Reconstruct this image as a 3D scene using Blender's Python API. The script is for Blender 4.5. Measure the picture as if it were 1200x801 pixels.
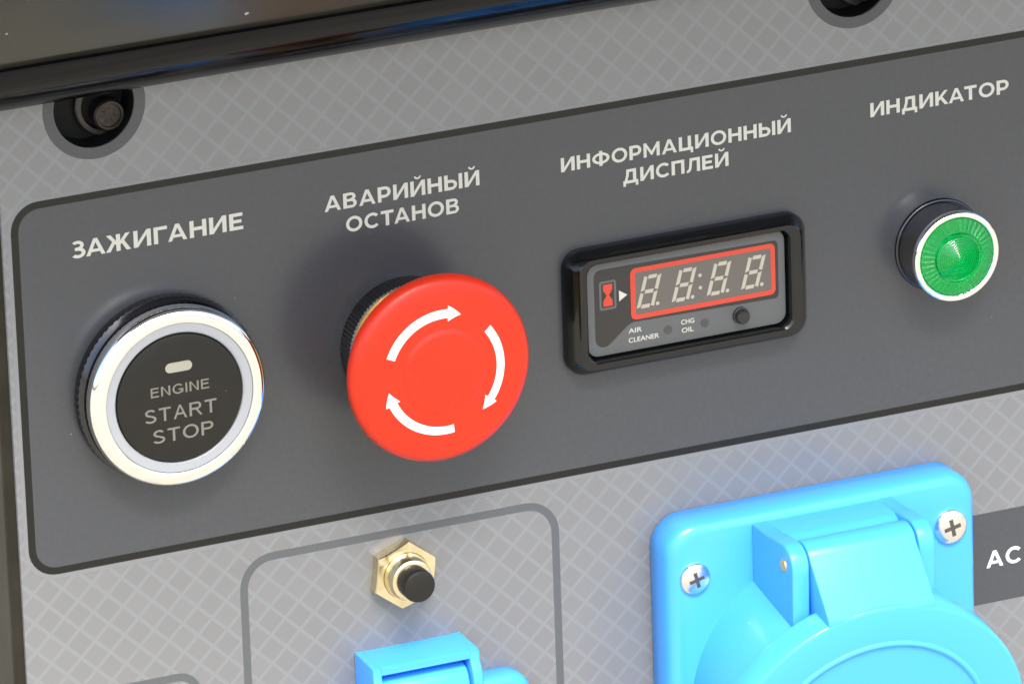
import bpy, bmesh, math
from mathutils import Vector

# ------------------------------------------------------------------ camera, world, sun, exposure
for o in list(bpy.data.objects):
    bpy.data.objects.remove(o)
SC = bpy.context.scene
COL = SC.collection
R = math.radians
ZC = 450.0                       # panel origin stands 450 mm above the ground


def W(x, z, h=0.0):
    """panel millimetres (x right, z up, h out of the panel) -> world metres"""
    return Vector((x, -h, z + ZC)) / 1000.0


cam_d = bpy.data.cameras.new('camera')
cam = bpy.data.objects.new('camera', cam_d)
COL.objects.link(cam)
yaw, pit, roll = R(23.19), R(20.19), R(-2.01)
dv = Vector((math.sin(yaw) * math.cos(pit), math.cos(yaw) * math.cos(pit), -math.sin(pit)))
rv = Vector((math.cos(yaw), -math.sin(yaw), 0))
uv = rv.cross(dv)
r2 = rv * math.cos(roll) + uv * math.sin(roll)
u2 = -rv * math.sin(roll) + uv * math.cos(roll)
from mathutils import Matrix
m = Matrix((r2, u2, -dv)).transposed().to_4x4()
m.translation = W(0, 0, 0) - dv * 1.6949
cam.matrix_world = m
cam_d.sensor_width = 36.0
cam_d.lens = 300.0
cam_d.clip_start = 0.05
cam_d.clip_end = 3000.0
SC.camera = cam

SUN_EL, SUN_AZ = 59.0, 190.0     # azimuth clockwise from +Y: in front of the panel, a touch to the left
wd = bpy.data.worlds.new('World')
SC.world = wd
wd.use_nodes = True
wn = wd.node_tree
bg = wn.nodes['Background']
sky = wn.nodes.new('ShaderNodeTexSky')
sky.sky_type = 'NISHITA'
sky.sun_disc = False
sky.sun_elevation = R(SUN_EL)
sky.sun_rotation = R(SUN_AZ)
sky.dust_density = 4.0
sky.air_density = 1.0
wn.links.new(sky.outputs[0], bg.inputs[0])
bg.inputs[1].default_value = 0.105

sl = bpy.data.lights.new('sun', 'SUN')
sl.energy = 1.5
sl.angle = R(28)
sl.color = (1.0, 0.98, 0.945)
so = bpy.data.objects.new('sun', sl)
COL.objects.link(so)
sdir = Vector((math.sin(R(SUN_AZ)) * math.cos(R(SUN_EL)), math.cos(R(SUN_AZ)) * math.cos(R(SUN_EL)), math.sin(R(SUN_EL))))
so.rotation_euler = sdir.to_track_quat('Z', 'Y').to_euler()
so.location = (0, 0, 5)

SC.view_settings.view_transform = 'Standard'
SC.view_settings.look = 'None'
SC.view_settings.gamma = 1.0
SC.view_settings.exposure = 2.1

# ------------------------------------------------------------------ materials


def pmat(name, col, rough=0.5, metal=0.0, spec=0.5, coat=0.0, coat_r=0.1, noise=None, bump=None, rvar=None, specks=None):
    """Principled material; noise=(scale, amount) varies the colour, bump=(scale, strength), rvar=(scale, amount)"""
    mt = bpy.data.materials.new(name)
    mt.use_nodes = True
    nt = mt.node_tree
    b = nt.nodes['Principled BSDF']
    b.inputs['Base Color'].default_value = (*col, 1)
    b.inputs['Roughness'].default_value = rough
    b.inputs['Metallic'].default_value = metal
    b.inputs['Specular IOR Level'].default_value = spec
    b.inputs['Coat Weight'].default_value = coat
    b.inputs['Coat Roughness'].default_value = coat_r
    tc = nt.nodes.new('ShaderNodeTexCoord')

    def nz(scale, det=4.0):
        n = nt.nodes.new('ShaderNodeTexNoise')
        n.inputs['Scale'].default_value = scale
        n.inputs['Detail'].default_value = det
        nt.links.new(tc.outputs['Object'], n.inputs['Vector'])
        return n
    if noise:
        n = nz(noise[0])
        mr = nt.nodes.new('ShaderNodeMapRange')
        mr.inputs['From Min'].default_value = 0.3
        mr.inputs['From Max'].default_value = 0.7
        mr.inputs['To Min'].default_value = 1 - noise[1]
        mr.inputs['To Max'].default_value = 1 + noise[1]
        nt.links.new(n.outputs[0], mr.inputs['Value'])
        mx = nt.nodes.new('ShaderNodeVectorMath')
        mx.operation = 'SCALE'
        mx.inputs[0].default_value = col
        nt.links.new(mr.outputs[0], mx.inputs['Scale'])
        nt.links.new(mx.outputs[0], b.inputs['Base Color'])
    if specks:
        # specks=(cells per metre, dot radius in cells, share of cells, colour): sparse dust
        vo = nt.nodes.new('ShaderNodeTexVoronoi')
        vo.inputs['Scale'].default_value = specks[0]
        nt.links.new(tc.outputs['Object'], vo.inputs['Vector'])
        lt = nt.nodes.new('ShaderNodeMath')
        lt.operation = 'LESS_THAN'
        lt.inputs[1].default_value = specks[1]
        nt.links.new(vo.outputs['Distance'], lt.inputs[0])
        sx_ = nt.nodes.new('ShaderNodeSeparateColor')
        nt.links.new(vo.outputs['Color'], sx_.inputs[0])
        l2 = nt.nodes.new('ShaderNodeMath')
        l2.operation = 'LESS_THAN'
        l2.inputs[1].default_value = specks[2]
        nt.links.new(sx_.outputs[0], l2.inputs[0])
        mu = nt.nodes.new('ShaderNodeMath')
        mu.operation = 'MULTIPLY'
        nt.links.new(lt.outputs[0], mu.inputs[0])
        nt.links.new(l2.outputs[0], mu.inputs[1])
        mc = nt.nodes.new('ShaderNodeMix')
        mc.data_type = 'RGBA'
        nt.links.new(mu.outputs[0], mc.inputs['Factor'])
        src = b.inputs['Base Color'].links
        if src:
            nt.links.new(src[0].from_socket, mc.inputs['A'])
        else:
            mc.inputs['A'].default_value = (*col, 1)
        mc.inputs['B'].default_value = (*specks[3], 1)
        nt.links.new(mc.outputs['Result'], b.inputs['Base Color'])
    if rvar:
        n = nz(rvar[0])
        mr = nt.nodes.new('ShaderNodeMapRange')
        mr.inputs['From Min'].default_value = 0.3
        mr.inputs['From Max'].default_value = 0.7
        mr.inputs['To Min'].default_value = max(0.02, rough - rvar[1])
        mr.inputs['To Max'].default_value = rough + rvar[1]
        nt.links.new(n.outputs[0], mr.inputs['Value'])
        nt.links.new(mr.outputs[0], b.inputs['Roughness'])
    if bump:
        n = nz(bump[0], 6.0)
        bp = nt.nodes.new('ShaderNodeBump')
        bp.inputs['Strength'].default_value = bump[1]
        bp.inputs['Distance'].default_value = 0.0002
        nt.links.new(n.outputs[0], bp.inputs['Height'])
        nt.links.new(bp.outputs[0], b.inputs['Normal'])
    return mt


def lattice_mat(name, base, line, px, pz, x0, z0, half):
    """printed diamond mesh: lighter lines along both diagonals, in the plate's own coordinates (metres)"""
    mt = pmat(name, base, 0.27, spec=0.65)
    nt = mt.node_tree
    b = nt.nodes['Principled BSDF']
    tc = [n for n in nt.nodes if n.bl_idname == 'ShaderNodeTexCoord'][0]
    sp = nt.nodes.new('ShaderNodeSeparateXYZ')
    nt.links.new(tc.outputs['Object'], sp.inputs[0])

    def mth(op, a, c=None, d=None):
        n = nt.nodes.new('ShaderNodeMath')
        n.operation = op
        for i, v in enumerate((a, c, d)):
            if v is None:
                continue
            if isinstance(v, (int, float)):
                n.inputs[i].default_value = v
            else:
                nt.links.new(v, n.inputs[i])
        return n.outputs[0]
    u = mth('DIVIDE', mth('SUBTRACT', sp.outputs['X'], x0 / 1000), px / 1000)
    v = mth('DIVIDE', mth('SUBTRACT', sp.outputs['Z'], z0 / 1000), pz / 1000)
    fac = None
    for e in (mth('ADD', u, v), mth('SUBTRACT', u, v)):
        d = mth('ABSOLUTE', mth('SUBTRACT', mth('FRACT', mth('ADD', e, 0.5)), 0.5))   # 0 on a line, .5 mid cell
        mr = nt.nodes.new('ShaderNodeMapRange')
        mr.interpolation_type = 'SMOOTHSTEP'
        mr.inputs['From Min'].default_value = half * 0.55
        mr.inputs['From Max'].default_value = half * 1.5
        mr.inputs['To Min'].default_value = 1
        mr.inputs['To Max'].default_value = 0
        nt.links.new(d, mr.inputs['Value'])
        fac = mr.outputs[0] if fac is None else mth('MAXIMUM', fac, mr.outputs[0])
    # every cell prints a slightly different grey
    wn_ = nt.nodes.new('ShaderNodeTexWhiteNoise')
    wn_.noise_dimensions = '2D'
    cb = nt.nodes.new('ShaderNodeCombineXYZ')
    nt.links.new(mth('FLOOR', mth('ADD', u, v)), cb.inputs[0])
    nt.links.new(mth('FLOOR', mth('SUBTRACT', u, v)), cb.inputs[1])
    nt.links.new(cb.outputs[0], wn_.inputs['Vector'])
    k = mth('ADD', mth('MULTIPLY', wn_.outputs[0], 0.05), 0.975)
    sc = nt.nodes.new('ShaderNodeVectorMath')
    sc.operation = 'SCALE'
    sc.inputs[0].default_value = base
    nt.links.new(k, sc.inputs['Scale'])
    mx = nt.nodes.new('ShaderNodeMix')
    mx.data_type = 'RGBA'
    nt.links.new(fac, mx.inputs['Factor'])
    nt.links.new(sc.outputs[0], mx.inputs['A'])
    mx.inputs['B'].default_value = (*line, 1)
    nt.links.new(mx.outputs['Result'], b.inputs['Base Color'])
    return mt


M = {}
M['ground'] = pmat('ground_paving', (0.28, 0.262, 0.205), 0.9, noise=(14, 0.25), bump=(60, 0.4))
M['plate'] = lattice_mat('printed_diamond_plate', (0.161, 0.162, 0.162), (0.176, 0.185, 0.189), 6.2, 6.07, 20.3, -34.0, 0.080)
M['margin'] = pmat('print_margin', (0.174, 0.178, 0.179), 0.34)
M['field'] = pmat('printed_grey_field', (0.046, 0.049, 0.054), 0.27, spec=0.6, noise=(900, 0.06), specks=(170, 0.045, 0.10, (0.13, 0.13, 0.125)))
M['border'] = pmat('printed_dark_border', (0.008, 0.0075, 0.006), 0.40, spec=0.35)
M['frame'] = pmat('printed_mid_frame', (0.080, 0.086, 0.090), 0.36)
M['ink'] = pmat('printed_pale_ink', (0.50, 0.49, 0.43), 0.42)
M['edge'] = pmat('cut_metal_edge', (0.5, 0.5, 0.5), 0.4)
M['body'] = pmat('black_powder_coat', (0.022, 0.020, 0.014), 0.2, spec=0.12, noise=(90, 0.25), bump=(900, 0.05), rvar=(40, 0.06))  # olive tint in the black base colour stands in for reflected greenery
M['tank'] = pmat('black_tank_paint', (0.026, 0.025, 0.019), 0.22, spec=0.5, noise=(25, 0.25), bump=(500, 0.06), rvar=(25, 0.06), specks=(120, 0.06, 0.4, (0.35, 0.34, 0.31)))
M['flange'] = pmat('gloss_black_flange', (0.004, 0.004, 0.005), 0.10, spec=0.17, bump=(260, 0.05), rvar=(70, 0.05))
M['chrome'] = pmat('chrome', (0.88, 0.88, 0.86), 0.07, 1.0, rvar=(160, 0.04), bump=(300, 0.03))
M['satin'] = pmat('satin_chrome', (0.70, 0.71, 0.72), 0.34, 1.0)
M['dkchrome'] = pmat('dark_chrome', (0.42, 0.43, 0.44), 0.17, 1.0, bump=(700, 0.08))
M['knurl'] = pmat('black_chrome', (0.07, 0.07, 0.075), 0.18, 1.0)
M['midchrome'] = pmat('smoked_chrome', (0.20, 0.205, 0.21), 0.16, 1.0, bump=(700, 0.06))
M['silver'] = pmat('silver_paint', (0.34, 0.35, 0.36), 0.4)
M['blackp'] = pmat('black_plastic', (0.005, 0.005, 0.005), 0.15, spec=0.5, bump=(500, 0.05), rvar=(120, 0.05))
M['knurlp'] = pmat('matt_black_plastic', (0.016, 0.016, 0.016), 0.3)
M['capblack'] = pmat('button_black', (0.011, 0.010, 0.008), 0.36, spec=0.35, noise=(400, 0.1), specks=(320, 0.06, 0.2, (0.09, 0.085, 0.075)))
M['capink'] = pmat('button_legend', (0.17, 0.16, 0.13), 0.5)
M['lamp_window'] = pmat('pale_lens_window', (0.33, 0.32, 0.25), 0.3)
M['red'] = pmat('red_plastic', (0.52, 0.024, 0.006), 0.32, spec=0.33, noise=(120, 0.04), bump=(500, 0.04), rvar=(90, 0.06))
M['white'] = pmat('white_print', (0.78, 0.77, 0.75), 0.45)
M['gold'] = pmat('brass_thread', (0.92, 0.54, 0.10), 0.45, 0.85)
M['brass'] = pmat('pale_brass', (0.80, 0.69, 0.45), 0.20, 1.0, noise=(160, 0.12), bump=(350, 0.12))
M['blue'] = pmat('blue_plastic', (0.055, 0.345, 0.90), 0.27, spec=0.5, bump=(900, 0.02), specks=(140, 0.03, 0.25, (0.25, 0.5, 0.7)))
M['face'] = pmat('display_grey_face', (0.085, 0.09, 0.09), 0.42)
M['facedark'] = pmat('display_dark_face', (0.022, 0.020, 0.018), 0.4)
M['redprint'] = pmat('display_red_print', (0.50, 0.045, 0.022), 0.42)
M['window'] = pmat('display_window', (0.105, 0.094, 0.082), 0.25)
M['segment'] = pmat('unlit_segment', (0.37, 0.34, 0.27), 0.4)
M['dim'] = pmat('unlit_signal', (0.055, 0.052, 0.048), 0.35)
M['green'] = pmat('green_lens', (0.006, 0.74, 0.19), 0.08, spec=0.5)
M['green'].node_tree.nodes['Principled BSDF'].inputs['Transmission Weight'].default_value = 0.82
M['green'].node_tree.nodes['Principled BSDF'].inputs['IOR'].default_value = 1.47
M['reflector'] = pmat('lamp_reflector', (0.50, 0.54, 0.50), 0.35, 0.3)
M['zinc'] = pmat('zinc_screw', (0.80, 0.79, 0.76), 0.26, 1.0)
M['slot'] = pmat('screw_recess', (0.10, 0.09, 0.08), 0.45, 0.6)
M['bolt'] = pmat('dull_bolt', (0.045, 0.038, 0.034), 0.4, 0.8, noise=(900, 0.3))
M['washer'] = pmat('dull_washer', (0.06, 0.057, 0.053), 0.4, 0.8)
M['hole'] = pmat('recess_black', (0.004, 0.004, 0.0035), 0.6, spec=0.2)

# ------------------------------------------------------------------ object helpers


def thing(name, label, cat, x, z, h=0.0, group=None):
    o = bpy.data.objects.new(name, None)
    o.empty_display_size = 0.01
    COL.objects.link(o)
    o.location = W(x, z, h)
    o['label'] = label
    o['category'] = cat
    if group:
        o['group'] = group
    o['_org'] = tuple(W(x, z, h))
    return o


def tag(o, label, cat, group=None):
    o['label'] = label
    o['category'] = cat
    if group:
        o['group'] = group


def origin_of(o):
    while o.parent:
        o = o.parent
    return Vector(o.location)


def put(name, bm, mat, parent=None, org=None, smooth=32, label=None):
    """bm holds panel millimetres as (x, z, h)"""
    og = origin_of(parent) if parent else (org if org is not None else Vector((0, 0, 0)))
    for v in bm.verts:
        v.co = W(*v.co) - og
    bmesh.ops.recalc_face_normals(bm, faces=bm.faces[:])
    me = bpy.data.meshes.new(name)
    bm.to_mesh(me)
    bm.free()
    me.materials.append(mat)
    if smooth:
        for p in me.polygons:
            p.use_smooth = True
        me.set_sharp_from_angle(angle=R(smooth))
    o = bpy.data.objects.new(name, me)
    COL.objects.link(o)
    if parent:
        o.parent = parent
    else:
        o.location = og
    if label:
        o['label'] = label
    return o


def lathe(prof, c, seg=96, bm=None, tilt=0.0, rmod=None, a0=0.0, hmod=None):
    """turn (radius, height) about the axis through c=(x, z, h); tilt leans the axis down (radians)"""
    bm = bm or bmesh.new()
    ct, st = math.cos(tilt), math.sin(tilt)
    rows = []
    for i, (r, h) in enumerate(prof):
        if r < 1e-6:
            rows.append([bm.verts.new((c[0], c[1] - h * st, c[2] + h * ct))])
            continue
        row = []
        for k in range(seg):
            a = a0 + 2 * math.pi * k / seg
            rr = r + (rmod(i, k) if rmod else 0)
            hh = h + (hmod(i, k) if hmod else 0)
            x, s = rr * math.cos(a), rr * math.sin(a)
            row.append(bm.verts.new((c[0] + x, c[1] + s * ct - hh * st, c[2] + s * st + hh * ct)))
        rows.append(row)
    for a, b in zip(rows, rows[1:]):
        if len(a) == 1 and len(b) == 1:
            continue
        for k in range(seg):
            j = (k + 1) % seg
            if len(a) == 1:
                bm.faces.new((a[0], b[k], b[j]))
            elif len(b) == 1:
                bm.faces.new((a[k], a[j], b[0]))
            else:
                bm.faces.new((a[k], a[j], b[j], b[k]))
    return bm


def rrect(x0, z0, x1, z1, r, n=8):
    """rounded rectangle outline, counter-clockwise; r = one radius or (bl, br, tr, tl)"""
    if isinstance(r, (int, float)):
        r = (r,) * 4
    pts = []
    for (cx, cz, sx, sz, a, q) in ((x0, z0, 1, 1, 180, r[0]), (x1, z0, -1, 1, 270, r[1]), (x1, z1, -1, -1, 0, r[2]), (x0, z1, 1, -1, 90, r[3])):
        if q < 1e-6:
            pts.append((cx, cz))
            continue
        for k in range(n + 1):
            t = R(a + 90 * k / n)
            pts.append((cx + sx * q + q * math.cos(t), cz + sz * q + q * math.sin(t)))
    return pts


def circ(x, z, r, n=64):
    return [(x + r * math.cos(2 * math.pi * k / n), z + r * math.sin(2 * math.pi * k / n)) for k in range(n)]


def loft(rings, cap0=False, cap1=True, bm=None):
    """join rings of equal length, each a list of (x, z, h)"""
    bm = bm or bmesh.new()
    vs = [[bm.verts.new(p) for p in ring] for ring in rings]
    for a, b in zip(vs, vs[1:]):
        n = len(a)
        for k in range(n):
            j = (k + 1) % n
            bm.faces.new((a[k], a[j], b[j], b[k]))
    if cap0:
        bm.faces.new(vs[0])
    if cap1:
        bm.faces.new(vs[-1])
    return bm


def lift(pts, h):
    return [(x, z, h) for x, z in pts]


def shape2d(loops, h0, h1, bm=None, bevel=0.0):
    """flat shape with holes: the first loop is the outline; solid from h0 to h1"""
    cu = bpy.data.curves.new('tmp', 'CURVE')
    cu.dimensions = '2D'
    cu.fill_mode = 'BOTH'
    for lp in loops:
        s = cu.splines.new('POLY')
        s.points.add(len(lp) - 1)
        for p, (x, z) in zip(s.points, lp):
            p.co = (x, z, 0, 1)
        s.use_cyclic_u = True
    cu.extrude = (h1 - h0) / 2 - bevel
    cu.bevel_depth = bevel
    cu.bevel_resolution = 2
    return curve_bm(cu, (h0 + h1) / 2, bm)


def curve_bm(cu, hm, bm=None, fx=None):
    o = bpy.data.objects.new('tmp', cu)
    COL.objects.link(o)
    dg = bpy.context.evaluated_depsgraph_get()
    me = bpy.data.meshes.new_from_object(o.evaluated_get(dg))
    bm = bm or bmesh.new()
    n0 = len(bm.verts)
    bm.from_mesh(me)
    bm.verts.ensure_lookup_table()
    for v in bm.verts[n0:]:
        if fx:
            v.co = fx(v.co)
        else:
            v.co.z += hm
    bpy.data.objects.remove(o)
    bpy.data.curves.remove(cu)
    bpy.data.meshes.remove(me)
    return bm


def text_bm(s, xl, xr, zb, capz, h, bold=0.0, ref='H', thick=0.02, bm=None, space=1.0, slope=0.0):
    """lettering fitted between xl and xr, baseline zb, capital height capz"""
    cu = bpy.data.curves.new('tmp', 'FONT')
    cu.body = s
    cu.size = 10.0
    cu.bevel_depth = max(bold, 0.0)
    cu.bevel_resolution = 1
    cu.space_character = space
    cu.extrude = 0
    cu.resolution_u = 6
    t = curve_bm(cu, 0)
    # capital height of this font at size 10
    cr = bpy.data.curves.new('tmp', 'FONT')
    cr.body = ref
    cr.size = 10.0
    cr.bevel_depth = max(bold, 0.0)
    rb = curve_bm(cr, 0)
    ch = max(v.co.y for v in rb.verts) - min(v.co.y for v in rb.verts)
    base = min(v.co.y for v in rb.verts)
    rb.free()
    x0 = min(v.co.x for v in t.verts)
    x1 = max(v.co.x for v in t.verts)
    kx = (xr - xl) / (x1 - x0)
    kz = capz / ch
    out = bm or bmesh.new()
    n0 = len(out.verts)
    me = bpy.data.meshes.new('tmp')
    t.to_mesh(me)
    t.free()
    out.from_mesh(me)
    bpy.data.meshes.remove(me)
    out.verts.ensure_lookup_table()
    for v in out.verts[n0:]:
        x, y, zz = v.co.x, v.co.y, v.co.z
        v.co = (xl + (x - x0) * kx, zb + (y - base) * kz + slope * (x - x0) * kx, h + (zz / bold * 0.012 if bold > 0 else 0))
    return out


def box(x0, x1, z0, z1, h0, h1, bm=None, bev=0.0, seg=2):
    bm = bm or bmesh.new()
    b2 = bmesh.new()
    vs = [b2.verts.new((x, z, h)) for x in (x0, x1) for z in (z0, z1) for h in (h0, h1)]
    for f in ((0, 1, 3, 2), (4, 6, 7, 5), (0, 4, 5, 1), (2, 3, 7, 6), (0, 2, 6, 4), (1, 5, 7, 3)):
        b2.faces.new([vs[i] for i in f])
    bmesh.ops.recalc_face_normals(b2, faces=b2.faces[:])
    if bev:
        bmesh.ops.bevel(b2, geom=b2.edges[:], offset=bev, segments=seg, affect='EDGES', profile=0.5)
    me = bpy.data.meshes.new('tmp')
    b2.to_mesh(me)
    b2.free()
    bm.from_mesh(me)
    bpy.data.meshes.remove(me)
    return bm


def extrude_x(prof, x0, x1, bm=None, bev=0.0, seg=3):
    """closed (h, z) profile pushed along x"""
    bm = bm or bmesh.new()
    b2 = bmesh.new()
    a = [b2.verts.new((x0, z, h)) for h, z in prof]
    b = [b2.verts.new((x1, z, h)) for h, z in prof]
    n = len(prof)
    for k in range(n):
        j = (k + 1) % n
        b2.faces.new((a[k], a[j], b[j], b[k]))
    fa, fb = b2.faces.new(a), b2.faces.new(b)
    bmesh.ops.recalc_face_normals(b2, faces=b2.faces[:])
    if bev:
        es = [e for e in b2.edges if e in fa.edges[:] or e in fb.edges[:]]
        bmesh.ops.bevel(b2, geom=es, offset=bev, segments=seg, affect='EDGES', profile=0.5)
    me = bpy.data.meshes.new('tmp')
    b2.to_mesh(me)
    b2.free()
    bm.from_mesh(me)
    bpy.data.meshes.remove(me)
    return bm


def arc(cx, cy, r, a0, a1, n):
    return [(cx + r * math.cos(R(a0 + (a1 - a0) * k / n)), cy + r * math.sin(R(a0 + (a1 - a0) * k / n))) for k in range(n + 1)]


# ------------------------------------------------------------------ the ground it stands on
bm = bmesh.new()
S = 300000
for q in ((-S, -S), (S, -S), (S, S), (-S, S)):
    bm.verts.new((q[0], -ZC, q[1]))
bm.faces.new(bm.verts[:])
g = put('ground', bm, M['ground'], smooth=0)
g['kind'] = 'structure'

# ------------------------------------------------------------------ black enclosure behind the panel
en = thing('generator_enclosure', 'black steel enclosure behind the panel, its side a narrow strip at the left edge', 'enclosure', 30, -440, -200)
# front outline with a rounded vertical edge, pushed down through z; open pocket is hidden by the panel plate
rc = 2.6
pro = [(-107.6 + rc, -0.9)] + [(-107.6 + rc - rc * math.sin(R(t)), -0.9 - rc + rc * math.cos(R(t))) for t in (15, 30, 45, 60, 75, 90)]
ring = [(-104.9, -8.0), (-104.9, -0.9)] + pro + [(-107.6, -420), (180, -420), (180, -8.0)]
body = loft([[(x, -440, h) for x, h in ring], [(x, 67.5, h) for x, h in ring]], cap0=True, cap1=True)
put('housing', body, M['body'], en, smooth=30)

# ------------------------------------------------------------------ fuel tank above the panel
tk = thing('fuel_tank', 'dark olive black tank with a glossy rolled flange overhanging the top of the panel', 'tank', 30, 70, -150)
lip = [(2.0, 70.6)] + [(-0.80 + 18.8 * math.cos(R(t)), 85.28 + 18.8 * math.sin(R(t))) for t in (-63, -60, -56, -52, -48, -44, -40, -36, -32, -28, -24, -20)] + [(16.97, 79.10), (16.92, 79.40), (16.57, 79.60), (12, 79.60), (2.0, 79.60)]
put('seam_flange', extrude_x(lip, -140, 110, bev=0.6), M['flange'], tk, smooth=40)
wall = [(2.0, 74), (15.67, 79.35), (16.27, 80.05), (17.47, 81.85), (21.87, 87.35), (30, 98), (42, 110), (64, 122), (94, 134), (118, 146), (128, 161), (124, 178), (110, 192), (84, 202), (30, 208), (-30, 211), (-420, 211), (-420, 74)]  # the unseen forward bulge is added to shade the upper panel
put('tank_shell', extrude_x(wall, -135, 190, bev=3), M['tank'], tk, smooth=40)

# ------------------------------------------------------------------ control panel with its print
cp = thing('control_panel', 'grey generator control panel printed with a pale diamond mesh and a dark field of captions', 'panel', 0, 0, 0)
PX0, PX1, PZ0, PZ1 = -105.9, 175.0, -200.0, 69.4
HL, HR_ = (-85.7, 63.6), (76.8, 63.7)
put('plate', shape2d([rrect(PX0, PZ0, PX1, PZ1, 2.0), circ(*HL, 8.35), circ(*HR_, 8.35)], -0.8, 0.0), M['plate'], cp, smooth=20)
CX0, CX1, CZ0, CZ1 = -104.1, 160.0, -30.7, 46.4
put('print_margin', shape2d([rrect(CX0 - 0.8, CZ0 - 0.9, CX1, CZ1 + 0.7, 6.3)], 0.0, 0.02), M['margin'], cp, smooth=0)
put('printed_field', shape2d([rrect(CX0 + 0.7, CZ0 + 0.7, CX1 - 0.7, CZ1 - 0.7, 5.0)], 0.02, 0.05), M['field'], cp, smooth=0)
put('border_line', shape2d([rrect(CX0, CZ0, CX1, CZ1, 5.8), rrect(CX0 + 1.5, CZ0 + 1.45, CX1 - 1.5, CZ1 - 1.45, 4.4)], 0.02, 0.075), M['border'], cp, smooth=0)


def frame_line(x0, z0, x1, z1, r, w):
    put('frame_line', shape2d([rrect(x0, z0, x1, z1, r), rrect(x0 + w, z0 + w, x1 - w, z1 - w, r - w)], 0.0, 0.05), M['frame'], cp, smooth=0)


frame_line(-60.3, -150, 8.8, -34.7, 7.2, 1.6)
put('frame_line', shape2d([rrect(-104.0, -170, -69.4, -56.5, 5.0), rrect(-102.4, -168.4, -71.0, -58.1, 3.4)], 0.0, 0.05), M['frame'], cp, smooth=0)
for hx, hz in (HL, HR_):
    put('ring_print', shape2d([circ(hx, hz, 10.6), circ(hx, hz, 8.36)], 0.0, 0.04), M['field'], cp, smooth=0)

SW, SH = 0.215, 0.185            # stem and bar weight of the panel lettering, in capital heights


def _rect(x0, z0, x1, z1):
    return [(x0, z0), (x1, z0), (x1, z1), (x0, z1)]


def _ring(cx, cz, rxo, rzo, rxi, rzi, a0, a1, n=28):
    o = [(cx + rxo * math.cos(R(a0 + (a1 - a0) * k / n)), cz + rzo * math.sin(R(a0 + (a1 - a0) * k / n))) for k in range(n + 1)]
    i = [(cx + rxi * math.cos(R(a0 + (a1 - a0) * k / n)), cz + rzi * math.sin(R(a0 + (a1 - a0) * k / n))) for k in range(n + 1)]
    return ('strip', o, i)


def _mir(p, w):
    return [(w - x, z) for x, z in p]


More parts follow.
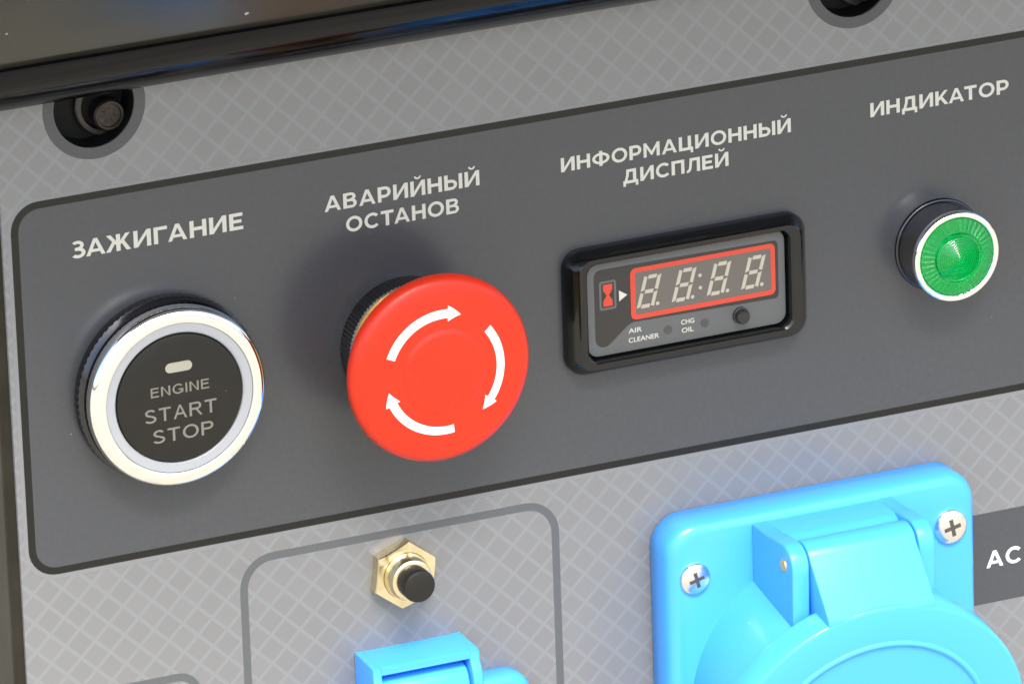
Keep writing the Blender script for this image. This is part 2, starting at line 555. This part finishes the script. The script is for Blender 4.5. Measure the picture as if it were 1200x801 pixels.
def glyph(c):
    w, h = SW, SH
    if c == 'Г':
        return 0.78, [_rect(0, 0, w, 1), _rect(w, 1 - h, .78, 1)]
    if c == 'Е':
        return 0.80, [_rect(0, 0, w, 1), _rect(w, 1 - h, .78, 1), _rect(w, 0, .80, h), _rect(w, .41, .71, .41 + h * .95)]
    if c == 'E':
        return 0.72, [_rect(0, 0, w, 1), _rect(w, 1 - h, .71, 1), _rect(w, 0, .72, h), _rect(w, .46, .67, .46 + h)]
    if c == 'N':
        return 0.82, [_rect(0, 0, w, 1), _rect(.82 - w, 0, .82, 1), [(.82 - w, 0), (.82 - w, .19), (w, 1), (w, .81)]]
    if c == 'I':
        return w, [_rect(0, 0, w, 1)]
    if c == 'G':
        return 0.95, [_ring(.50, .5, .50, .515, .50 - w, .515 - h, 40, 335, 44), _rect(.95 - w, .08, .95, .50), _rect(.54, .50 - h, .95 - w, .50)]
    if c == 'S':
        return 0.78, [_ring(.39, .735, .35, .275, .35 - w, .275 - h, 22, 250, 30), _ring(.39, .265, .39, .275, .39 - w, .275 - h, 72, -160, 30),
                      [(.26, .50), (.27, .625), (.52, .525), (.50, .40)]]
    if c == 'T':
        return 0.80, [_rect(.40 - w / 2, 0, .40 + w / 2, 1 - h), _rect(0, 1 - h, .80, 1)]
    if c == 'R':
        return 0.86, [_rect(0, 0, w, 1), _rect(w, 1 - h, .52, 1), _rect(w, .44, .52, .44 + h), _ring(.52, .72, .28, .28, .28 - w, .28 - h, -90, 90), [(.40, .46), (.54, .46), (.86, 0), (.70, 0)]]
    if c == 'P':
        return 0.78, [_rect(0, 0, w, 1), _rect(w, 1 - h, .47, 1), _rect(w, .40, .47, .40 + h), _ring(.47, .70, .31, .30, .31 - w, .30 - h, -90, 90)]
    if c == 'O':
        return 1.02, [_ring(.51, .5, .51, .515, .51 - w, .515 - h, 0, 360, 56)]
    if c == 'A' and w < .16:
        l = [(0, 0), (.14, 0), (.45, .84), (.45, 1), (.385, 1)]
        return 0.90, [l, _mir(l, .90), [(.19, .28), (.71, .28), (.66, .28 + h), (.24, .28 + h)]]
    if c in 'АA':
        W_ = 1.10
        l = [(0, 0), (.225, 0), (W_ / 2, .77), (W_ / 2, 1), (W_ / 2 - .112, 1)]
        return W_, [l, _mir(l, W_), [(.27, .20), (W_ - .27, .20), (W_ - .34, .37), (.34, .37)]]
    if c == 'Н':
        return 0.97, [_rect(0, 0, w, 1), _rect(.97 - w, 0, .97, 1), _rect(w, .41, .97 - w, .41 + h)]
    if c in 'ИЙ':
        g = [_rect(0, 0, w, 1), _rect(1 - w, 0, 1, 1), [(w, 0), (1 - w, .70), (1 - w, 1), (w, .30)]]
        if c == 'Й':
            g.append(_ring(.5, 1.30, .23, .20, .115, .10, 180, 360))
        return 1.0, g
    if c == 'В':
        return 0.90, [_rect(0, 0, w, 1), _rect(w, 1 - h * .9, .50, 1), _rect(w, .43, .56, .43 + h * .85), _rect(w, 0, .56, h * .9),
                      _ring(.50, .735, .34, .265, .13, .100, -90, 90), _ring(.56, .292, .34, .292, .125, .128, -90, 90)]
    if c == 'Р':
        return 0.88, [_rect(0, 0, w, 1), _rect(w, 1 - h, .46, 1), _rect(w, .27, .46, .27 + h), _ring(.46, .635, .42, .365, .20, .18, -90, 90)]
    if c == 'О':
        return 1.14, [_ring(.57, .5, .57, .515, .355, .325, 0, 360, 56)]
    if c in 'СC':
        return 1.00, [_ring(.56, .5, .56, .515, .345, .325, 42, 318, 44)]
    if c == 'Т':
        return 0.90, [_rect(.45 - w / 2, 0, .45 + w / 2, 1 - h), _rect(0, 1 - h, .90, 1)]
    if c == 'Д':
        return 1.10, [_rect(0, 0, 1.10, h), _rect(0, -.20, .19, 0), _rect(.91, -.20, 1.10, 0), [(.10, h), (.31, h), (.41, .55), (.43, 1 - h), (.43, 1), (.24, 1), (.22, .6)],
                      _rect(.43, 1 - h, .96, 1), _rect(.96 - w, h, .96, 1 - h)]
    if c == 'Л':
        return 1.00, [[(0, -.01), (.13, -.01), (.27, .06), (.36, .25), (.41, .6), (.425, 1 - h), (.425, 1), (.235, 1), (.21, .55), (.17, .27), (.10, .175), (.02, .175)],
                      _rect(.425, 1 - h, 1, 1), _rect(1 - w, 0, 1, 1 - h)]
    if c == 'М':
        W_ = 1.18
        l = [(w * .98, .60), (0, 1), (.19, 1), (W_ / 2, .40), (W_ / 2, .13), (W_ / 2 - .05, .13)]
        l = [(0, 1), (.18, 1), (W_ / 2, .40), (W_ / 2, .12), (W_ / 2 - .045, .12), (w * .93, .64), (0, .9)]
        return W_, [_rect(0, 0, w * .93, 1), _rect(W_ - w * .93, 0, W_, 1), l, _mir(l, W_)]
    if c == 'П':
        return 0.95, [_rect(0, 0, w, 1), _rect(.95 - w, 0, .95, 1), _rect(w, 1 - h, .95 - w, 1)]
    if c == 'К':
        return 0.95, [_rect(0, 0, w, 1), [(w, .28), (w, .55), (.66, 1), (.92, 1), (.46, .51)], [(.36, .42), (.50, .58), (.95, 0), (.69, 0)]]
    if c == 'Ж':
        W_ = 1.44
        a = [[(W_ / 2 + w / 2, .36), (W_ / 2 + w / 2, .60), (1.14, 1), (1.40, 1), (1.00, .51)], [(.92, .45), (1.05, .60), (W_, 0), (1.18, 0)]]
        return W_, [_rect(W_ / 2 - w / 2, 0, W_ / 2 + w / 2, 1)] + a + [_mir(p, W_) for p in a]
    if c == 'З':
        return 0.82, [_ring(.37, .735, .37, .28, .165, .105, 142, -90), _ring(.40, .295, .42, .31, .20, .125, 90, -146), _rect(.22, .43, .42, .43 + h * .95)]
    if c == 'Ф':
        return 1.26, [_rect(.63 - w / 2, -.03, .63 + w / 2, 1.03), _ring(.63, .5, .63, .40, .42, .225, 0, 360, 56)]
    if c == 'Ц':
        return 1.04, [_rect(0, 0, w, 1), _rect(.90 - w, h, .90, 1), _rect(w, 0, .90, h), _rect(.86, -.20, 1.04, h)]
    if c == 'Ы':
        return 1.22, [_rect(0, 0, w, 1), _rect(w, .48, .46, .48 + h), _rect(w, 0, .46, h), _ring(.46, .333, .40, .333, .19, .15, -90, 90), _rect(1.22 - w, 0, 1.22, 1)]


def panel_text(s, xl, xr, zb, cap, h, bm=None, gap=0.16, sw=0.24, sh=0.20):
    """bold geometric capitals, printed as flat ink between xl and xr"""
    bm = bm or bmesh.new()
    global SW, SH
    SW, SH = sw, sh
    gl = [glyph(c) for c in s]
    kern = [gap * (0.2 if (a in 'ГТ' and b in 'АД') or (a in 'А' and b in 'ТС') or (a in 'РАКЗ' and b in 'АЖ') else 1) for a, b in zip(s, s[1:])]
    tot = sum(g[0] for g in gl) + sum(kern)
    k = (xr - xl) / tot
    x = xl
    n = 0
    for i, (wd_, parts) in enumerate(gl):
        for p in parts:
            n += 1
            hh = h + 0.0015 * (n % 7)
            if p[0] == 'strip':
                a = [bm.verts.new((x + q[0] * k, zb + q[1] * cap, hh)) for q in p[1]]
                b = [bm.verts.new((x + q[0] * k, zb + q[1] * cap, hh)) for q in p[2]]
                for j in range(len(a) - 1):
                    bm.faces.new((a[j], a[j + 1], b[j + 1], b[j]))
            else:
                bm.faces.new([bm.verts.new((x + q[0] * k, zb + q[1] * cap, hh)) for q in p])
        x += (wd_ + (kern[i] if i < len(kern) else 0)) * k
    return bm


put('lettering', panel_text('ЗАЖИГАНИЕ', -92.0, -56.1, 33.55, 3.45, 0.09), M['ink'], cp, smooth=0)
b_ = panel_text('АВАРИЙНЫЙ', -38.9, -5.8, 34.0, 3.15, 0.09)
put('lettering', panel_text('ОСТАНОВ', -34.5, -10.4, 29.05, 3.1, 0.09, b_), M['ink'], cp, smooth=0)
b_ = panel_text('ИНФОРМАЦИОННЫЙ', 11.8, 62.2, 33.6, 2.95, 0.09)
put('lettering', panel_text('ДИСПЛЕЙ', 25.2, 48.3, 28.85, 2.95, 0.09, b_), M['ink'], cp, smooth=0)
put('lettering', panel_text('ИНДИКАТОР', 79.9, 111.0, 33.7, 3.0, 0.09), M['ink'], cp, smooth=0)
bd = put('badge', shape2d([rrect(90, -76.1, 150, -56.15, 0.8)], 0.0, 0.05), M['field'], cp, smooth=0)
put('lettering', panel_text('AC', 104.4, 112.4, -68.3, 3.6, 0.09), M['white'], bd, smooth=0)

# ------------------------------------------------------------------ bolts in the two round holes
for i, (hx, hz, lb) in enumerate(((HL[0], HL[1], 'dull bolt with pale washer in the left hole under the tank flange'),
                                  (HR_[0], HR_[1], 'dark bolt in the right hole cut off by the top of the picture'))):
    bt = thing('mounting_bolt', lb, 'bolt', hx + 4.0, hz - 3.0, -6.0, 'bolts in the round panel holes')
    put('recess_cup', lathe([(8.34, -0.4), (8.2, -6), (0, -6.2)], (hx, hz, 0), 48), M['hole'], bt)
    put('washer', lathe([(6.1, -6.0), (6.1, -5.0), (5.8, -4.8), (4.95, -4.8), (4.8, -5.0), (4.8, -6.1)], (hx + 4.0, hz - 1.9, 0), 48), M['washer'], bt)
    hd = put('bolt_head', lathe([(3.0, -6.0), (3.25, -3.9), (3.2, -2.6), (2.85, -2.2), (2.4, -2.2), (2.25, -2.5), (0, -2.45)], (hx + 4.0, hz - 3.2, 0), 40), M['bolt'], bt)
    bb = bmesh.new()
    for k, (dx, dz) in enumerate(((-0.9, 0.9), (0.1, 1.2), (1.0, 0.8), (-1.2, -0.1), (0.0, 0.2), (1.1, -0.2), (-0.7, -1.0), (0.5, -0.9))):
        box(hx + 4.0 + dx - .2, hx + 4.0 + dx + .22, hz - 3.2 + dz - .25, hz - 3.2 + dz + .25, -2.5, -2.3, bb, bev=0.06)
    put('stamped_mark', bb, M['bolt'], hd)

# ------------------------------------------------------------------ start button
sx, sz = -74.0, 4.2
sb = thing('start_button', 'round black engine start stop button in a wide chrome ring', 'button', sx, sz)
put('base_ring', lathe([(18.9, 0.0), (19.0, 0.6), (19.0, 2.4), (18.4, 2.9), (18.1, 3.3), (18.4, 3.8), (18.4, 4.4)], (sx, sz, 0), 160,
                       rmod=lambda i, k: (0.14 if k % 2 else -0.1) if i in (1, 2) else 0), M['knurl'], sb, smooth=20)
put('chrome_bezel', lathe([(18.3, 4.4), (18.45, 5.6), (18.42, 6.4), (18.25, 7.0), (17.95, 7.5), (17.5, 7.85), (17.0, 8.02), (16.2, 8.12), (15.7, 8.12), (15.4, 8.0), (15.3, 7.5)], (sx, sz, 0), 144), M['chrome'], sb, smooth=50)
put('accent_ring', lathe([(15.35, 7.6), (15.2, 7.85), (13.6, 7.85), (13.35, 7.6), (13.3, 6.5)], (sx, sz, 0), 120), M['silver'], sb)
pc = put('push_cap', lathe([(13.25, 6.5), (13.2, 7.5), (13.0, 7.85), (12.5, 8.0), (8, 8.08), (0, 8.1)], (sx, sz, 0), 120), M['capblack'], sb, smooth=40)
put('indicator_window', shape2d([rrect(sx - 2.85, sz + 5.6, sx + 2.75, sz + 7.6, 1.0)], 8.05, 8.22), M['lamp_window'], pc)
tb = panel_text('ENGINE', sx - 6.1, sx + 6.1, sz + 1.1, 2.0, 8.13, gap=0.20, sw=0.16, sh=0.15)
panel_text('START', sx - 7.6, sx + 7.5, sz - 4.05, 2.8, 8.13, tb, gap=0.17, sw=0.158, sh=0.145)
panel_text('STOP', sx - 6.1, sx + 6.6, sz - 8.45, 2.75, 8.13, tb, gap=0.17, sw=0.158, sh=0.145)
put('lettering', tb, M['capink'], pc, smooth=0)

# ------------------------------------------------------------------ emergency stop
ex, ez = -23.5, 4.6
es = thing('emergency_stop_button', 'big red mushroom emergency stop button with three white turning arrows', 'button', ex, ez)
put('knurled_collar', lathe([(13.2, 0.0), (13.3, 0.5), (13.3, 4.2), (12.9, 4.9), (11.0, 5.0), (9.0, 5.2)], (ex, ez, 0), 192,
                            rmod=lambda i, k: (0.22 if k % 2 else -0.16) if i in (1, 2) else 0), M['knurlp'], es, smooth=20)
put('collar_edge', lathe([(13.15, 4.5), (13.25, 4.75), (13.1, 5.15), (12.2, 5.2)], (ex, ez, 0), 192,
                         rmod=lambda i, k: (0.12 if k % 2 else -0.12) if i < 2 else 0), M['satin'], es, smooth=20)
put('stem', lathe([(12.2, 5.1), (12.2, 7.2), (11.4, 7.6), (10.4, 9.0), (10.4, 14.2)], (ex, ez, 0), 96), M['gold'], es)
CAP = [(0.0, 20.85), (7.6, 20.8), (8.4, 20.65), (8.75, 20.4), (9.1, 20.35), (10, 20.3), (12, 20.1), (14, 19.8), (16, 19.45), (17.4, 19.2), (18.1, 18.95), (18.7, 18.5), (19.1, 17.85), (19.25, 17.1), (19.15, 16.4), (18.8, 15.8), (18.1, 15.5), (10.5, 13.2)]
CAP = [(r, h + 0.6) for r, h in CAP]
cap = put('mushroom_cap', lathe(CAP[::-1], (ex, ez, 0), 144), M['red'], es, smooth=50)


def cap_h(r):
    for (r0, h0), (r1, h1) in zip(CAP, CAP[1:]):
        if r0 <= r <= r1:
            return h0 + (h1 - h0) * (r - r0) / (r1 - r0)
    return CAP[0][1]


for a_tail, a_tip in ((158, 71), (38, -49), (-82, -169)):
    bm = bmesh.new()
    rows = []
    sgn = -1
    head = a_tip + 13
    st = [(a_tail + (head - a_tail) * k / 20, 0.88) for k in range(21)]
    st += [(head - 0.01, 1.55)] + [(head + (a_tip - head) * k / 6, 1.55 * (1 - k / 6) + 0.04) for k in range(1, 7)]
    for a, hw in st:
        row = []
        for j in range(5):
            rr = 12.05 + hw * (j - 2) / 2
            t = R(a)
            row.append(bm.verts.new((ex + rr * math.cos(t), ez + rr * math.sin(t), cap_h(rr) + 0.06)))
        rows.append(row)
    for p, q in zip(rows, rows[1:]):
        for j in range(4):
            bm.faces.new((p[j], p[j + 1], q[j + 1], q[j]))
    put('arrow_mark', bm, M['white'], cap, smooth=60)

# ------------------------------------------------------------------ digital display
dp = thing('information_display', 'rectangular black framed hour display with a red bordered four digit window', 'display', 37.2, 4.5)
DX0, DX1, DZ0, DZ1 = 11.0, 64.0, -9.1, 17.2


def rr_ring(t, r, h, n=8):
    return lift(rrect(DX0 + 3.9 * t, DZ0 + 3.5 * t, DX1 - 4.9 * t, DZ1 - 2.6 * t, r, n), h)


put('frame', loft([rr_ring(0, 4.0, 0), rr_ring(0, 4.0, 1.6), rr_ring(0.05, 3.9, 2.2), rr_ring(0.40, 3.2, 4.6), rr_ring(0.50, 3.0, 4.95),
                   rr_ring(0.84, 2.4, 4.95), rr_ring(0.93, 2.3, 4.65), rr_ring(1.0, 2.2, 2.1)], cap1=False), M['blackp'], dp, smooth=25)
FX0, FX1, FZ0, FZ1 = 15.25, 58.7, -5.2, 14.5
fp = put('face_plate', shape2d([rrect(FX0, FZ0, FX1, FZ1, 2.2)], 2.0, 3.0, bevel=0.12), M['face'], dp)
dark = arc(18.3, 11.4, 1.5, 180, 90, 6) + [(23.0, 12.9)] + [(56.3, 12.5)] + arc(56.3, 11.5, 1.0, 90, 0, 5) + arc(56.3, 1.2, 1.0, 0, -90, 5) + [(25.4, 0.7), (24.2, 0.4), (20.4, -2.7)] + arc(18.7, -1.6, 1.9, -45, -180, 8)
put('dark_print', shape2d([dark], 3.0, 3.03), M['facedark'], fp, smooth=0)
put('display_window', shape2d([rrect(25.6, 2.0, 55.8, 11.2, 0.6)], 3.03, 3.07), M['window'], fp, smooth=0)
put('red_border', shape2d([rrect(24.7, 1.15, 56.6, 12.0, 1.2), rrect(25.75, 2.15, 55.65, 11.05, 0.5)], 3.03, 3.11), M['redprint'], fp, smooth=0)
TAN = 0.285


def quad(bm, pts, h):
    bm.faces.new([bm.verts.new((x, z, h)) for x, z in pts])


sgb = bmesh.new()
for cx in (27.8, 35.5, 43.2, 50.8):
    zb, zm, zt = 3.25, 6.65, 10.05

    def P(x, z, cx=cx):
        return (cx + x + (z - zb) * TAN, z)
    g_, w_ = 0.12, 0.78
    hw = 1.9
    for z0, z1 in ((zb, zm), (zm, zt)):
        for s in (-1, 1):
            xa, xb = (s * hw, s * (hw - w_))
            quad(sgb, [P(xa, z0 + g_), P(xb, z0 + g_ + .25), P(xb, z1 - g_ - .25), P(xa, z1 - g_)], 3.10)
    for zc in (zb + w_ / 2, zm, zt - w_ / 2):
        quad(sgb, [P(-hw + w_ + .2, zc - w_ / 2), P(hw - w_ - .2, zc - w_ / 2), P(hw - w_ - .2, zc + w_ / 2), P(-hw + w_ + .2, zc + w_ / 2)], 3.10)
    quad(sgb, [(x + cx + 2.75, z + zb + .5) for x, z in circ(0, 0, 0.40, 16)], 3.10)
for cz in (5.4, 8.0):
    quad(sgb, [(x + 40.0, z + cz) for x, z in circ(0, 0, 0.38, 16)], 3.10)
put('digit_segments', sgb, M['segment'], fp, smooth=0)
hg = put('hourglass_icon', shape2d([rrect(17.9, 4.3, 21.6, 10.4, 0.5), rrect(18.35, 4.75, 21.15, 9.95, 0.25)], 3.03, 3.07), M['face'], fp, smooth=0)
put('hourglass_fill', shape2d([[(18.75, 5.05), (20.75, 5.05), (20.75, 6.2), (20.0, 7.35), (20.75, 8.5), (20.75, 9.65), (18.75, 9.65), (18.75, 8.5), (19.5, 7.35), (18.75, 6.2)]], 3.03, 3.08), M['redprint'], fp, smooth=0)
put('pointer_triangle', shape2d([[(22.2, 5.6), (24.0, 6.75), (22.2, 7.9)]], 3.03, 3.08), M['ink'], fp, smooth=0)
tb = text_bm('AIR', 24.0, 27.0, -1.55, 1.0, 3.05, 0.15)
text_bm('CLEANER', 24.0, 30.7, -3.55, 1.0, 3.05, 0.15, bm=tb)
text_bm('CHG', 35.6, 38.5, -1.75, 1.0, 3.05, 0.15, bm=tb)
text_bm('OIL', 35.7, 38.3, -3.5, 1.0, 3.05, 0.15, bm=tb)
put('lettering', tb, M['ink'], fp, smooth=0)
for lx in (32.7, 40.8):
    put('signal_dot', lathe([(0.95, 3.0), (0.95, 3.04), (0, 3.05)], (lx, -2.3, 0), 24), M['dim'], fp)
put('reset_button', lathe([(1.75, 3.0), (1.7, 3.4), (1.45, 3.5), (1.4, 4.6), (1.2, 4.85), (0, 4.9)], (48.7, -2.0, 0), 40), M['knurlp'], fp)

# ------------------------------------------------------------------ green indicator lamp
ix, iz = 94.5, 4.2
il = thing('indicator_lamp', 'small green ribbed indicator lamp in a chrome bezel', 'lamp', ix, iz)
put('base_washer', lathe([(9.75, 0), (9.8, 0.35), (9.6, 0.7), (9.35, 0.75)], (ix, iz, 0), 96), M['knurl'], il, smooth=50)
put('bezel', lathe([(9.3, 0.6), (9.35, 7.6), (9.5, 8.0), (9.5, 8.5), (9.2, 8.95), (8.75, 9.05), (8.4, 8.85), (8.3, 8.3)], (ix, iz, 0), 120), M['midchrome'], il, smooth=40)
put('bezel_rim', lathe([(9.53, 7.7), (9.58, 8.4), (9.3, 8.95), (8.85, 9.15), (8.4, 9.0), (8.12, 8.6), (8.1, 8.0)], (ix, iz, 0), 120), M['chrome'], il, smooth=60)
NR = 160
put('reflector', lathe([(8.1, 8.2), (7.6, 5.0), (4.0, 3.6), (0, 3.4)], (ix, iz, 0), 64), M['reflector'], il, smooth=40)
lens = [(8.12, 8.35), (8.0, 8.75), (7.0, 9.0), (6.0, 9.2), (5.4, 9.35), (5.25, 8.75), (5.0, 8.75), (4.92, 9.55)]
for k in range(9):
    r0 = 4.75 - k * 0.5
    lens += [(r0, 9.75 + k * 0.06), (r0 - 0.30, 10.0 + k * 0.06), (r0 - 0.34, 9.74 + k * 0.06)]
lens += [(0, 10.35), (0, 8.0), (5.0, 7.9), (8.12, 7.8), (8.12, 8.35)]
put('lens', lathe(lens, (ix, iz, 0), NR, hmod=lambda i, k: (0.10 if k % 4 < 2 else -0.05) if 1 <= i <= 4 else 0), M['green'], il, smooth=22)

# ------------------------------------------------------------------ breaker reset push button
bx, bz = -25.9, -43.9
br = thing('breaker_button', 'small black push button in a pale brass hexagonal nut', 'button', bx, bz)
hexp = [(bx + 7.2 * math.cos(R(82 + 60 * k)), bz + 7.2 * math.sin(R(82 + 60 * k))) for k in range(6)]
bm = lathe([(7.2, 0.0), (7.2, 2.4), (6.5, 3.0), (4.7, 3.05)], (bx, bz, 0), 6, a0=R(82))
b2 = bmesh.new()
rings = []
N6 = 180
for (sc, h) in ((1, 0), (1, 2.75), (0.975, 3.0)):
    ring = []
    for k in range(N6):
        t = 2 * math.pi * k / N6
        a = (math.degrees(t) - 82) % 60
        rr = 7.2 * math.cos(R(30)) / math.cos(R(a - 30))
        hh = h
        if h > 2:
            hh = h - max(0.0, (rr - 6.6)) * 0.55
        ring.append((bx + sc * rr * math.cos(t), bz + sc * rr * math.sin(t), hh))
    rings.append(ring)
rings.append([(bx + 4.9 * math.cos(2 * math.pi * k / N6), bz + 4.9 * math.sin(2 * math.pi * k / N6), 3.0) for k in range(N6)])
bm.free()
put('hex_nut', loft(rings, cap1=False, bm=b2), M['brass'], br, smooth=25)
put('bushing', lathe([(4.85, 2.6), (4.8, 3.6), (4.5, 5.2), (4.2, 6.0), (3.9, 6.2), (3.4, 6.25)], (bx, bz, 0), 64), M['brass'], br, smooth=35)
put('plunger', lathe([(3.4, 5.5), (3.4, 9.3), (3.25, 9.8), (2.85, 10.0), (0, 10.05)], (bx, bz, 0), 64), M['capblack'], br, smooth=35)

# ------------------------------------------------------------------ large blue socket
lx0, lx1 = 28.5, 98.0
ps = thing('power_socket', 'large bright blue industrial power socket with a round hinged lid and two cross head screws', 'socket', 63.2, -82)


def prr(i, r, h):
    return lift(rrect(lx0 + i, -124 + i, lx1 - i, -42.4 - i, r, 10), h)


put('mounting_plate', loft([prr(0.5, 6.0, 0), prr(0, 6.5, 0.6), prr(0, 6.5, 6.4), prr(0.35, 6.3, 7.6), prr(1.2, 5.6, 8.6), prr(2.4, 4.6, 9.0)]), M['blue'], ps, smooth=50)
TL = R(12.0)
LC = Vector((63.2, -90.8, 28.8))
ax = Vector((0, -math.sin(TL), math.cos(TL)))


def tcirc(c, r, n=96):
    return [(c[0] + r * math.cos(2 * math.pi * k / n), c[1] + r * math.sin(2 * math.pi * k / n) * math.cos(TL), c[2] + r * math.sin(2 * math.pi * k / n) * math.sin(TL)) for k in range(n)]


lr = LC - ax * 6.3
n_ = 96
base_ring = [(62.6 + 29.6 * math.cos(2 * math.pi * k / n_), -82.2 + 29.6 * math.sin(2 * math.pi * k / n_), 8.8) for k in range(n_)]
top_ring = tcirc(lr, 33.2)
midr = [tuple(0.5 * (a[i] + b[i]) for i in range(3)) for a, b in zip(base_ring, top_ring)]
put('socket_body', loft([base_ring, midr, top_ring], cap1=True), M['blue'], ps, smooth=40)
# hinge block with two arms
hb = bmesh.new()


def arm_prof(z_low=-72):
    return [(8.9, -44.6), (16.5, -44.6), (17.5, -44.3)] + [(23.5 + 4.6 * math.cos(R(t)), -48.6 + 4.6 * math.sin(R(t))) for t in (95, 80, 65, 50, 35, 20, 5, -10)] + [(28.0, -52), (27.4, z_low), (8.9, z_low)]


extrude_x(arm_prof(), 47.2, 51.0, hb, bev=0.5)
extrude_x(arm_prof(), 75.4, 79.0, hb, bev=0.5)
extrude_x([(8.9, -44.75), (17.0, -44.75), (17.8, -45.1), (18.6, -45.6), (19.2, -47.2), (19.2, -70), (8.9, -70)], 50.6, 75.8, hb)
put('hinge_block', hb, M['blue'], ps, smooth=35)
pb = bmesh.new()
for k in range(28):
    a = 2 * math.pi * k / 28
pv0 = [pb.verts.new((47.3, -48.3 + 1.25 * math.sin(2 * math.pi * k / 28), 24.0 + 1.25 * math.cos(2 * math.pi * k / 28))) for k in range(28)]
pv1 = [pb.verts.new((46.95, -48.3 + 1.15 * math.sin(2 * math.pi * k / 28), 24.0 + 1.15 * math.cos(2 * math.pi * k / 28))) for k in range(28)]
for k in range(28):
    j = (k + 1) % 28
    pb.faces.new((pv0[k], pv0[j], pv1[j], pv1[k]))
pb.faces.new(pv1)
put('hinge_pin', pb, M['gold'], ps)
# lid: rim, face, groove, hinge tab
F_ = [(34.9, -6.3), (35.0, -5.8), (35.1, -0.5), (34.8, -0.12), (34.3, 0.0), (26.9, 0.0), (26.6, 0.32), (26.2, 0.42), (25.8, 0.3), (25.5, -0.05), (10, -0.1), (0, -0.1)]
ld = put('lid', lathe(F_, tuple(LC), 144, tilt=-0.0 + TL), M['blue'], ps, smooth=40)


def lid_pt(dx, s, off=0.0):
    return (LC.x + dx, LC.y + s * math.cos(TL) - off * math.sin(TL), LC.z + s * math.sin(TL) + off * math.cos(TL))


zt_ = lid_pt(0, 33.9)
tabp = [(23.4 + 4.4 * math.cos(R(t)), -48.6 + 4.4 * math.sin(R(t))) for t in (180, 150, 120, 100, 80, 60, 45, 30, 20)]
tip = lid_pt(0, 33.6, -0.05)
tip2 = lid_pt(0, 27.0, -0.4)
tabp += [(zt_[2] - 0.2, zt_[1] + 0.6), (tip[2], tip[1]), (tip2[2] - 0.2, tip2[1]), (tip2[2] - 5.5, tip2[1]), (26.0, -60), (22, -53)]
put('hinge_tab', extrude_x(tabp, 51.35, 75.1, bev=0.35), M['blue'], ld, smooth=35)


def cross_screw(x, z, h, r, parent, tilt_a=20):
    s = put('screw', lathe([(r, h - 0.3), (r, h + 0.35), (r * .93, h + 0.8), (r * .7, h + 1.15), (0, h + 1.3)], (x, z, 0), 40), M['zinc'], parent, smooth=50)
    bb = bmesh.new()
    for a in (tilt_a, tilt_a + 90):
        t = R(a)
        c, s_ = math.cos(t), math.sin(t)
        for pts in (((-.5 * r, -.11 * r), (.5 * r, -.11 * r), (.5 * r, .11 * r), (-.5 * r, .11 * r)),):
            lo = [bb.verts.new((x + u * c - v * s_, z + u * s_ + v * c, h + 0.9)) for u, v in pts]
            hi = [bb.verts.new((x + u * c - v * s_, z + u * s_ + v * c, h + 1.31 + (0.004 if a > 90 else 0))) for u, v in pts]
            for k in range(4):
                bb.faces.new((lo[k], lo[(k + 1) % 4], hi[(k + 1) % 4], hi[k]))
            bb.faces.new(hi)
    put('cross_slot', bb, M['slot'], s, smooth=0)


cross_screw(34.3, -53.9, 9.0, 3.35, ps, 15)
cross_screw(91.8, -53.5, 9.0, 3.7, ps, 12)

# ------------------------------------------------------------------ small blue socket at the bottom edge
ss = thing('household_socket', 'smaller blue socket with a hinged flap, cut off by the bottom of the picture', 'socket', -25, -85)
put('mounting_plate', loft([lift(rrect(-49.5 + i, -118 + i, -0.5 - i, -68.4 - i, 4.5), h) for i, h in ((0.3, 0), (0, 0.5), (0, 4.2), (0.4, 5.2), (1.4, 5.6))]), M['blue'], ss, smooth=50)
hb = bmesh.new()
sp = [(0, -59.4), (8.6, -59.6), (9.6, -59.9)] + [(5.0 + 6.2 * math.cos(R(t)), -66.2 + 6.2 * math.sin(R(t))) for t in (42, 30, 15, 0)] + [(11.2, -80), (0, -80)]
extrude_x(sp, -36.6, -34.6, hb, bev=0.4)
extrude_x(sp, -15.6, -13.4, hb, bev=0.4)
extrude_x([(0, -59.5), (8.5, -59.7), (9.4, -60.1), (9.4, -61.4), (5, -61.8), (0, -62)], -34.8, -15.4, hb)
put('hinge_block', hb, M['blue'], ss, smooth=35)
fl = [(4.0, -63.0)] + [(6.4 + 3.6 * math.cos(R(t)), -66.4 + 3.6 * math.sin(R(t))) for t in (110, 90, 70, 50, 30, 15)] + [(11.4, -72), (12.5, -110), (5.6, -110)]
put('flap', extrude_x(fl, -34.3, -15.9, bev=0.4), M['blue'], ss, smooth=40)

# origins used while building are no longer needed
for o in bpy.data.objects:
    if '_org' in o.keys():
        del o['_org']
